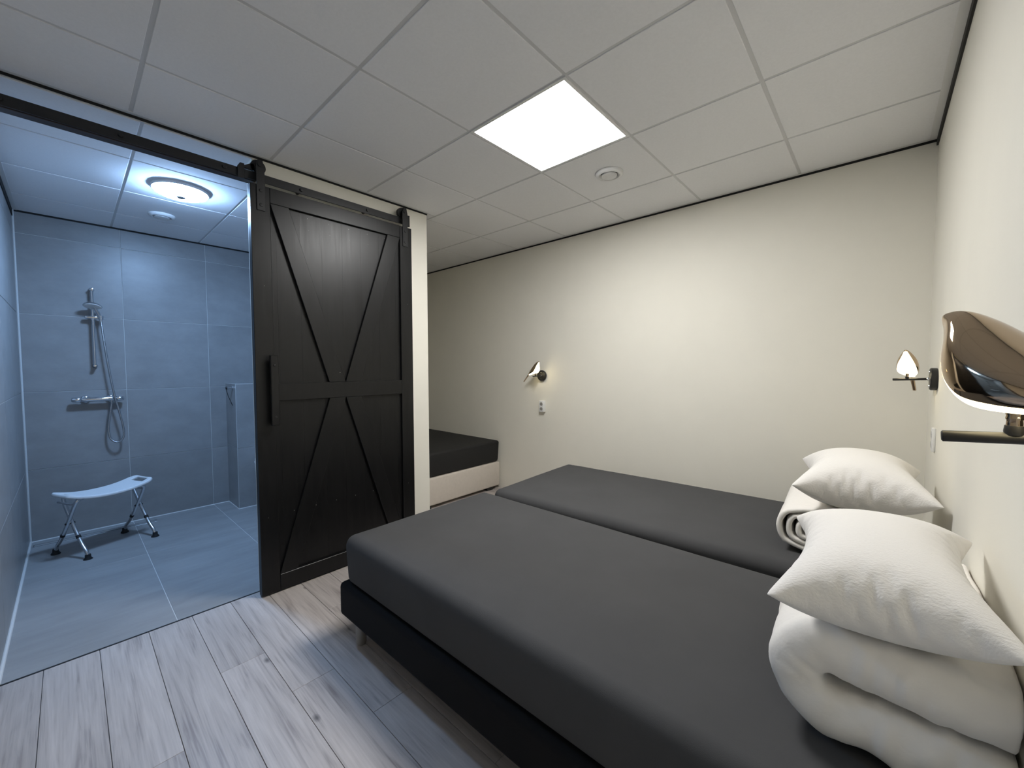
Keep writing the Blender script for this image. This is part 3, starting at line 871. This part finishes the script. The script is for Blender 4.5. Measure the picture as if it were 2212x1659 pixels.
def bird_lamp(loc, wall_rot, bird_rot, pitch, sag, label, stem_d=0.107):
    """loc: wall point at the plate centre; the rod leaves the wall along local +x."""
    L = tag(empty('bird_wall_lamp', loc, wall_rot), label, 'wall lamp', 'bird wall lamps')
    lathe('wall_plate', [(0.0, 0.0005), (0.050, 0.0005), (0.0525, 0.004), (0.0525, 0.022), (0.049, 0.026), (0.0, 0.027)], M_BMETAL, L, (0, 0, 0), 'X', 40)
    lathe('joint', [(0.0, 0.026), (0.009, 0.026), (0.009, 0.032), (0.006, 0.036), (0.0, 0.036)], M_CHROME, L, (0, 0, 0), 'X', 20)
    for zz in (-0.033, 0.033):
        lathe('screw', [(0.0, 0.030), (0.005, 0.029), (0.006, 0.0265)], M_CHROME, L, (0, 0.0, zz), 'X', 12)
    d = math.tan(sag)
    rod = lambda s: Vector((s, 0, -d * (s - 0.03)))
    tube('rod', [rod(0.033), rod(0.1525), rod(0.1535)], [0.0058, 0.0058, 0.0045], M_BMETAL, L, 18)
    o = rod(stem_d)
    lathe('collar', [(0.0, 0.002), (0.0066, 0.003), (0.0072, 0.007), (0.0066, 0.0125), (0.0, 0.0125)], M_BMETAL, L, tuple(o), 'Z', 20)
    lathe('stem', [(0.0058, 0.012), (0.0055, 0.018), (0.0062, 0.019), (0.0062, 0.0205), (0.0058, 0.022), (0.0085, 0.032), (0.0, 0.034)], M_GOLD, L, tuple(o), 'Z', 24)
    for kind, m in (('shell', M_GOLD), ('belly', M_BELLY)):
        p = bmobj('bird_shell' if kind == 'shell' else 'glowing_belly', bird_mesh(kind), m, L, smooth=True)
        p['label'] = 'bronze mirrored bird back and tail' if kind == 'shell' else 'glowing opal bird belly'
        # turn the bird on its stem: pitch first, then heading
        R = Matrix.Rotation(bird_rot, 4, 'Z') @ Matrix.Rotation(-pitch, 4, 'Y')
        p.data.transform(R)
        p.location = o + Vector((0, 0, 0.0))
    return L
# heading angles are measured in the lamp's own frame (+x = away from the wall)
bird_lamp((XR, 0.62, 1.268), math.pi, math.atan2(0.82, -0.57) - math.pi, math.radians(0), math.radians(3.5), 'bronze bird wall lamp close to the camera, seen from the side', 0.1045)
bird_lamp((XR, 2.74, 1.270), math.pi, math.atan2(-0.97, -0.20) - math.pi, math.radians(10), math.radians(2), 'bird wall lamp above the far pillow, belly facing the camera', 0.102)
bird_lamp((-2.485, YB, 1.243), -math.pi / 2, math.pi / 2 - math.radians(10), math.radians(10), math.radians(2), 'bird wall lamp on the back wall above the socket', 0.116)

# ------------------------------------------------------------------ sockets
def socket(loc, rot, label, dep=0.036):
    s = tag(empty('wall_socket', loc, rot), label, 'socket', 'white surface sockets')
    box('housing', (0, -0.029, -0.055), (dep, 0.029, 0.055), M_WPLAST, s, 0.003, 2)
    for zz in (0.024, -0.024):
        c = lathe('outlet', [(0.0205, 0.0002), (0.0205, 0.0012), (0.0185, 0.0016), (0.0175, 0.0008), (0.0, 0.0006)], M_WPLAST, s, (dep, 0, zz), 'X', 28)
        lathe('recess', [(0.0172, 0.0010), (0.0, 0.0011)], mat('socket_recess', (0.30, 0.29, 0.27), 0.6), c, (dep, 0, zz), 'X', 24)
        for yy in (-0.0085, 0.0085):
            lathe('pin_hole', [(0.0028, 0.0013), (0.0, 0.0014)], M_DARKHOLE, c, (dep, yy, zz), 'X', 10)
    return s
socket((-2.475, YB, 0.937), -math.pi / 2, 'white double socket on the back wall under the bird lamp')
socket((XR, 2.735, 0.985), math.pi, 'white double socket on the wall beside the far pillow', 0.012)

# ------------------------------------------------------------------ shower
sr = tag(empty('shower_slide_rail', (XB, 0.15, 1.35)), 'chrome vertical slide rail on the tiled shower wall', 'shower rail')
BX = 0.058
tube('bar', [(BX, 0, -0.01), (BX, 0, 0.64)], 0.0095, M_CHROME, sr)
for zz in (0.0, 0.63):
    k = lathe('bracket', [(0.0, 0.001), (0.017, 0.001), (0.018, 0.012), (0.013, 0.030), (0.0135, BX + 0.008), (0.010, BX + 0.016), (0.0, BX + 0.018)], M_CHROME, sr, (0, 0, zz), 'X', 24)
sl = box('slider', (BX - 0.016, -0.048, 0.388), (BX + 0.016, 0.040, 0.410), M_CHROME, sr, 0.006, 3)
lathe('clamp', [(0.0, -0.02), (0.014, -0.02), (0.015, 0.02), (0.0, 0.02)], M_CHROME, sr, (BX, 0.0, 0.399), 'Z', 20)
lathe('holder', [(0.010, -0.016), (0.016, -0.014), (0.017, 0.016), (0.012, 0.018)], M_CHROME, sr, (BX + 0.022, 0.046, 0.399), 'Z', 20)

hs = tag(empty('hand_shower', (XB + 0.08, 0.196, 1.749)), 'chrome hand shower with hose, hooked on the slide rail', 'hand shower')
hd = Vector((0.03, -0.046, 0.095))
tube('handle', [(0.0, 0.0, -0.035), (0.0, -0.002, 0.0), (0.012, -0.018, 0.040), (0.026, -0.036, 0.080)], [0.010, 0.012, 0.0125, 0.011], M_CHROME, hs)
nrm = Vector((0.30, -0.10, -0.95)).normalized()
q = nrm.to_track_quat('Z', 'Y').to_matrix().to_4x4()
hc = lathe('head', [(0.0, -0.018), (0.028, -0.016), (0.050, -0.005), (0.056, 0.004), (0.056, 0.009)], M_CHROME, hs, (0, 0, 0), 'Z', 32)
fc = lathe('spray_face', [(0.055, 0.009), (0.050, 0.014), (0.0, 0.015)], M_WPLAST, hs, (0, 0, 0), 'Z', 32)
for p in (hc, fc):
    p.data.transform(Matrix.Translation(hd) @ q)
def bez(P, n=18):
    P = [Vector(p) for p in P]; out = []
    for i in range(len(P) - 1):
        p0, p1, p2, p3 = P[max(i - 1, 0)], P[i], P[i + 1], P[min(i + 2, len(P) - 1)]
        for k in range(n):
            t = k / n
            out.append(0.5 * ((2 * p1) + (p2 - p0) * t + (2 * p0 - 5 * p1 + 4 * p2 - p3) * t * t + (3 * p1 - p0 - 3 * p2 + p3) * t ** 3))
    out.append(P[-1]); return out
hz = 1.749
tube('hose', bez([(0.0, 0.0, 1.715 - hz), (0.002, 0.008, 1.60 - hz), (0.006, 0.030, 1.35 - hz), (0.012, 0.058, 1.105 - hz), (0.013, 0.085, 0.95 - hz), (0.010, 0.106, 0.80 - hz), (0.006, 0.098, 0.725 - hz), (0.0, 0.062, 0.698 - hz), (-0.008, 0.024, 0.735 - hz), (-0.012, 0.016, 0.82 - hz), (-0.014, 0.030, 0.95 - hz), (-0.016, 0.043, 1.045 - hz)]), 0.0074, M_HOSE, hs, 10)

mx = tag(empty('shower_mixer', (XB, 0.16, 1.072)), 'chrome thermostatic shower mixer bar under the slide rail', 'shower mixer')
lathe('body', [(0.0, -0.098), (0.017, -0.098), (0.019, -0.09), (0.019, 0.09), (0.017, 0.098), (0.0, 0.098)], M_CHROME, mx, (0.062, 0, 0), 'Y', 28)
for s_ in (-1, 1):
    lathe('knob', [(0.0, 0.100 * s_), (0.018, 0.100 * s_), (0.021, 0.106 * s_), (0.020, 0.146 * s_), (0.015, 0.154 * s_), (0.0, 0.155 * s_)], M_CHROME, mx, (0.062, 0, 0), 'Y', 24)
    lathe('wall_rosette', [(0.0, 0.001), (0.033, 0.001), (0.032, 0.010), (0.024, 0.018), (0.013, 0.020), (0.013, 0.058), (0.0, 0.058)], M_CHROME, mx, (0, 0.074 * s_, 0), 'X', 28)
lathe('hose_outlet', [(0.0, -0.035), (0.010, -0.035), (0.011, -0.012), (0.0, -0.012)], M_CHROME, mx, (0.062, 0.078, 0), 'Z', 18)

# small hook with a dark cord on the half wall
hk = tag(empty('wall_hook', (HX - 0.10, HY, 1.135)), 'small chrome hook with a dark cord on the tiled half wall', 'hook')
lathe('rosette', [(0.0, -0.001), (0.020, -0.001), (0.020, -0.008), (0.010, -0.012), (0.010, -0.034), (0.016, -0.036), (0.016, -0.046), (0.0, -0.048)], M_CHROME, hk, (0, 0, 0), 'Y', 24)
lathe('cap', [(0.0, -0.058), (0.012, -0.057), (0.015, -0.050), (0.012, -0.046), (0.0, -0.045)], M_BMETAL, hk, (0, 0, 0), 'Y', 20)
tube('cord', bez([(0, -0.052, -0.012), (0.002, -0.040, -0.07), (0.004, -0.020, -0.13), (0.004, -0.006, -0.17)]), 0.0028, M_RUBBER, hk, 8)

# linear drain at the foot of the shower wall
dn = tag(empty('linear_drain', (XB + 0.135, 0.13, bath_floor(XB + 0.135))), 'narrow linear drain in the shower floor behind the stool', 'drain')
box('frame', (-0.030, -0.36, -0.004), (0.030, 0.36, 0.0012), M_STEEL, dn, 0.0008, 1)
box('slot', (-0.026, -0.355, 0.0008), (-0.020, 0.355, 0.0018), M_DARKHOLE, dn)
box('slot', (0.020, -0.355, 0.0008), (0.026, 0.355, 0.0018), M_DARKHOLE, dn)
box('tile_insert', (-0.0195, -0.352, 0.0), (0.0195, 0.352, 0.0022), M_FTILE, dn)

# ------------------------------------------------------------------ shower stool
su = Vector((-0.395, 0.919, 0)).normalized()       # long axis
sv = Vector((0.919, 0.395, 0)).normalized()        # short axis, towards the room
SC = Vector((-4.345, 0.158, bath_floor(-4.345)))
rot = math.atan2(su.y, su.x)
st = tag(empty('shower_stool', tuple(SC), rot), 'white plastic shower stool with folding aluminium legs', 'stool')
# local x = long axis, local -y = towards the room
def seat_pt(u, v):
    x = u * 0.252
    r = 1 - 0.0
    wid = 0.130 - 0.012 * max(0, abs(u) - 0.82) / 0.18 * 2
    y = v * wid
    z = 0.428 + 0.046 * abs(u) ** 2.2 - 0.006 * (1 - v * v)
    return Vector((x, y, z))
bm = bmesh.new()
NU, NV = 36, 14
def rnd(u, v):       # round the corners of the unit square
    cr_ = 0.22
    ax, ay = abs(u), abs(v)
    if ax > 1 - cr_ * 0.55 and ay > 1 - cr_:
        dx, dy = (ax - (1 - cr_ * 0.55)) / (cr_ * 0.55), (ay - (1 - cr_)) / cr_
        m_ = max(dx, dy); l_ = math.hypot(dx, dy)
        if l_ > 1e-6:
            k = m_ / l_
            ax, ay = (1 - cr_ * 0.55) + dx * k * cr_ * 0.55, (1 - cr_) + dy * k * cr_
    return math.copysign(ax, u), math.copysign(ay, v)
grid = {}
for i in range(NU + 1):
    for j in range(NV + 1):
        u, v = rnd(2 * i / NU - 1, 2 * j / NV - 1)
        p = seat_pt(u, v)
        grid[i, j] = bm.verts.new(p)
for i in range(NU):
    for j in range(NV):
        if i in (1, 2, 3, NU - 2, NU - 3, NU - 4) and 3 <= j <= NV - 4:
            continue                                # hand holes near both ends
        bm.faces.new((grid[i, j], grid[i + 1, j], grid[i + 1, j + 1], grid[i, j + 1]))
seat = bmobj('seat', bm, M_SPLAST, st, smooth=True)
md = seat.modifiers.new('thickness', 'SOLIDIFY'); md.thickness = 0.022; md.offset = -1
md = seat.modifiers.new('rounding', 'BEVEL'); md.width = 0.006; md.segments = 2; md.limit_method = 'ANGLE'; md.angle_limit = math.radians(50)
for sx in (-1, 1):
    xx = sx * 0.205
    for s_ in (-1, 1):
        # each tube runs from under one edge of the seat to the foot on the other side
        x_ = xx + s_ * 0.012
        P = bez([(x_ - sx * 0.05, s_ * 0.085, 0.425), (x_ - sx * 0.01, s_ * 0.105, 0.418), (x_, s_ * 0.085, 0.375), (x_, 0.0, 0.245), (x_, -s_ * 0.095, 0.115), (x_, -s_ * 0.150, 0.06), (x_, -s_ * 0.168, 0.022)], 6)
        lg = tube('leg', P, 0.0115, M_ALU, st)
        ft = lathe('foot', [(0.0, 0.0), (0.026, 0.0), (0.025, 0.006), (0.017, 0.016), (0.0155, 0.038), (0.0, 0.039)], M_RUBBER, lg, (x_, -s_ * 0.170, 0.0), 'Z', 20)
        tube('sleeve', [(x_, -s_ * 0.062, 0.160), (x_, -s_ * 0.074, 0.143)], 0.0135, M_RUBBER, lg)
    tube('pivot', [(xx - 0.026, 0, 0.245), (xx + 0.026, 0, 0.245)], 0.007, M_BMETAL, st, 10)
    tube('cross_tube', [(xx - 0.02, -0.085, 0.395), (xx - 0.02, 0.085, 0.395)], 0.008, M_ALU, st, 10)

# ------------------------------------------------------------------ wall-hung toilet behind the door
wc = tag(empty('wall_toilet', (HX, 1.342, 0)), 'white wall-hung toilet on the half wall, mostly hidden by the barn door', 'toilet')
def toilet_ring(z, w, l, off=0.0, n=36):
    out = []
    for k in range(n):
        a = 2 * math.pi * k / n
        c, s_ = math.cos(a), math.sin(a)
        x = l * (0.5 + 0.5 * math.copysign(abs(c) ** 0.85, c)) if c > 0 else l * 0.5 + 0.5 * l * math.copysign(abs(c) ** 0.5, c)
        out.append((0.002 + off + x, w * math.copysign(abs(s_) ** 0.75, s_), z))
    return out
def stack(name, rings, m, parent):
    bm = bmesh.new(); R = [[bm.verts.new(p) for p in r] for r in rings]
    n = len(R[0])
    for a, b in zip(R[:-1], R[1:]):
        for k in range(n): bm.faces.new((a[k], a[(k + 1) % n], b[(k + 1) % n], b[k]))
    bm.faces.new(R[0][::-1]); bm.faces.new(R[-1])
    return bmobj(name, bm, m, parent, smooth=True, auto=50)
stack('bowl', [toilet_ring(0.09, 0.09, 0.22), toilet_ring(0.13, 0.125, 0.32), toilet_ring(0.24, 0.155, 0.43), toilet_ring(0.36, 0.178, 0.51), toilet_ring(0.425, 0.182, 0.53)], M_CERAMIC, wc)
stack('seat', [toilet_ring(0.427, 0.184, 0.49, 0.04), toilet_ring(0.445, 0.186, 0.495, 0.04)], M_WPLAST, wc)
stack('lid', [toilet_ring(0.447, 0.186, 0.49, 0.042), toilet_ring(0.462, 0.184, 0.488, 0.042), toilet_ring(0.468, 0.17, 0.47, 0.05)], M_WPLAST, wc)
fp = tag(empty('flush_plate', (HX, 1.342, 1.0)), 'white flush plate above the toilet', 'flush plate')
box('plate', (0.0005, -0.11, -0.08), (0.012, 0.11, 0.08), M_WPLAST, fp, 0.004, 2)
box('button', (0.012, -0.10, -0.06), (0.015, 0.035, 0.06), M_WPLAST, fp, 0.002, 1)
box('button', (0.012, 0.04, -0.06), (0.015, 0.10, 0.06), M_WPLAST, fp, 0.002, 1)
